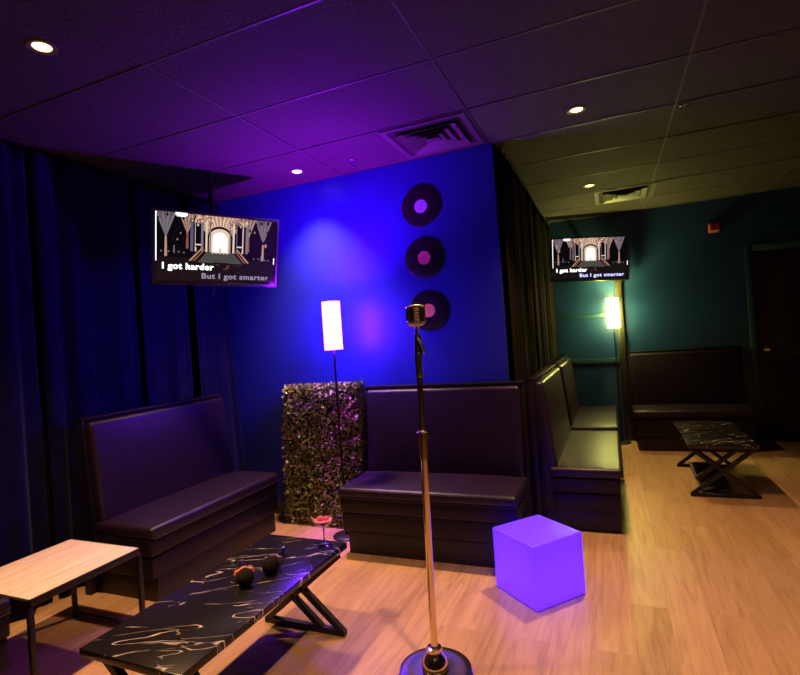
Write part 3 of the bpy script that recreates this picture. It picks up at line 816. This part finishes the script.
def air_vent(label, x0, x1, y0, y1):
    t = thing('air_vent', label, 'vent', ((x0+x1)/2, (y0+y1)/2, ZC), 0, 'square ceiling air vents')
    w, l = (x1-x0)/2, (y1-y0)/2
    def ring(bm, a, b, za, zb):
        # sloping square louvre between half sizes fractions a (outer) and b (inner)
        P = [[(s*w*k, q*l*k, z) for s, q in ((-1, -1), (1, -1), (1, 1), (-1, 1))] for k, z in ((a, za), (b, zb), (b, zb+.004), (a, za+.004))]
        vv = [[bm.verts.new(p) for p in row] for row in P]
        for r_ in range(4):
            A, Bv = vv[r_], vv[(r_+1) % 4]
            for i in range(4): bm.faces.new((A[i], A[(i+1) % 4], Bv[(i+1) % 4], Bv[i]))
    bm = B(); ring(bm, 1.0, .87, -.006, -.004); bmesh.ops.recalc_face_normals(bm, faces=bm.faces); obj('frame', bm, M['vent'], t, 20)
    bm = B(); box(bm, -w*.95, w*.95, -l*.95, l*.95, .0005, .0035); obj('duct_opening', bm, M['vent_hole'], t)
    for a, b in ((.72, .56), (.50, .35), (.30, .16)):
        bm = B(); ring(bm, a, b, -.022, -.002); bmesh.ops.recalc_face_normals(bm, faces=bm.faces); obj('louvre', bm, M['vent'], t, 20)
    bm = B(); box(bm, -w*.16, w*.16, -l*.12, l*.12, -.020, -.015, .002); obj('centre_plate', bm, M['vent'], t)
    return t
air_vent('dark square air vent in the violet ceiling by the top of the blue wall', -1.340, -.752, 3.100, 3.660)
air_vent('square air vent in the olive ceiling above the far booths', -.060, .530, 5.690, 6.290)

def sprinkler(label, x, y):
    t = thing('fire_sprinkler', label, 'sprinkler', (x, y, ZC), 0, 'ceiling fire sprinklers')
    bm = B(); lathe(bm, [(0, .002), (.028, .002), (.028, -.003), (.012, -.008), (0, -.008)], 24); obj('escutcheon', bm, M['silver'], t)
    bm = B(); tube(bm, [(0, 0, -.006), (0, 0, -.022)], .008, 10)
    for s in (-1, 1): tube(bm, [(s*.006, 0, -.020), (s*.013, 0, -.030), (s*.010, 0, -.044), (0, 0, -.052)], .0025, 8)
    obj('frame_arms', bm, M['silver'], t)
    bm = B(); lathe(bm, [(0, -.052), (.016, -.053), (.016, -.055), (0, -.056)], 20); obj('deflector', bm, M['silver'], t)
    return t
sprinkler('small fire sprinkler in the violet ceiling above the blue wall', -1.726, 3.456)
sprinkler('small fire sprinkler in the dark ceiling right of the middle downlight', .538, 3.78)
sprinkler('small fire sprinkler in the dark ceiling close to the far wall', 1.49, 6.70)

bm = B()
box(bm, -.055, .055, -.045, 0, -.055, .055, .006, 2)
al = obj('fire_alarm', bm, M['alarm_red'], loc=(1.205, YF-.001, 2.525)); tag(al, 'small red fire alarm box high on the far teal wall', 'alarm')
bm = B(); box(bm, -.052, -.030, -.060, -.044, -.045, .050, .004, 2); box(bm, -.030, .045, -.058, -.044, -.045, -.026, .004, 2); o = obj('strobe_lens', bm, M['alarm_lens'], al); o['label'] = 'pale strobe lens'

# ------------------------------------------------------------------ world, camera, view
w = bpy.data.worlds.new('World'); bpy.context.scene.world = w; w.use_nodes = True
w.node_tree.nodes['Background'].inputs['Color'].default_value = (.02, .018, .025, 1)
w.node_tree.nodes['Background'].inputs['Strength'].default_value = .05

f, yaw, pitch, roll, H = 506.752, R(-22.537), R(.1957), R(4.040), 1.4745
fw = Vector((math.sin(yaw)*math.cos(pitch), math.cos(yaw)*math.cos(pitch), math.sin(pitch)))
r = Vector((math.cos(yaw), -math.sin(yaw), 0)); u = r.cross(fw)
r2 = math.cos(roll)*r - math.sin(roll)*u; u2 = math.sin(roll)*r + math.cos(roll)*u
cam = bpy.data.cameras.new('camera'); cam.sensor_width = 36; cam.lens = f/800*36; cam.clip_start = .05
co = bpy.data.objects.new('camera', cam); C.objects.link(co)
m4 = Matrix((r2, u2, -fw)).transposed().to_4x4(); m4.translation = (0, 0, H); co.matrix_world = m4
sc = bpy.context.scene; sc.camera = co
sc.view_settings.view_transform = 'Standard'; sc.view_settings.look = 'None'; sc.view_settings.gamma = 1; sc.view_settings.use_curve_mapping = False
sc.view_settings.exposure = 0
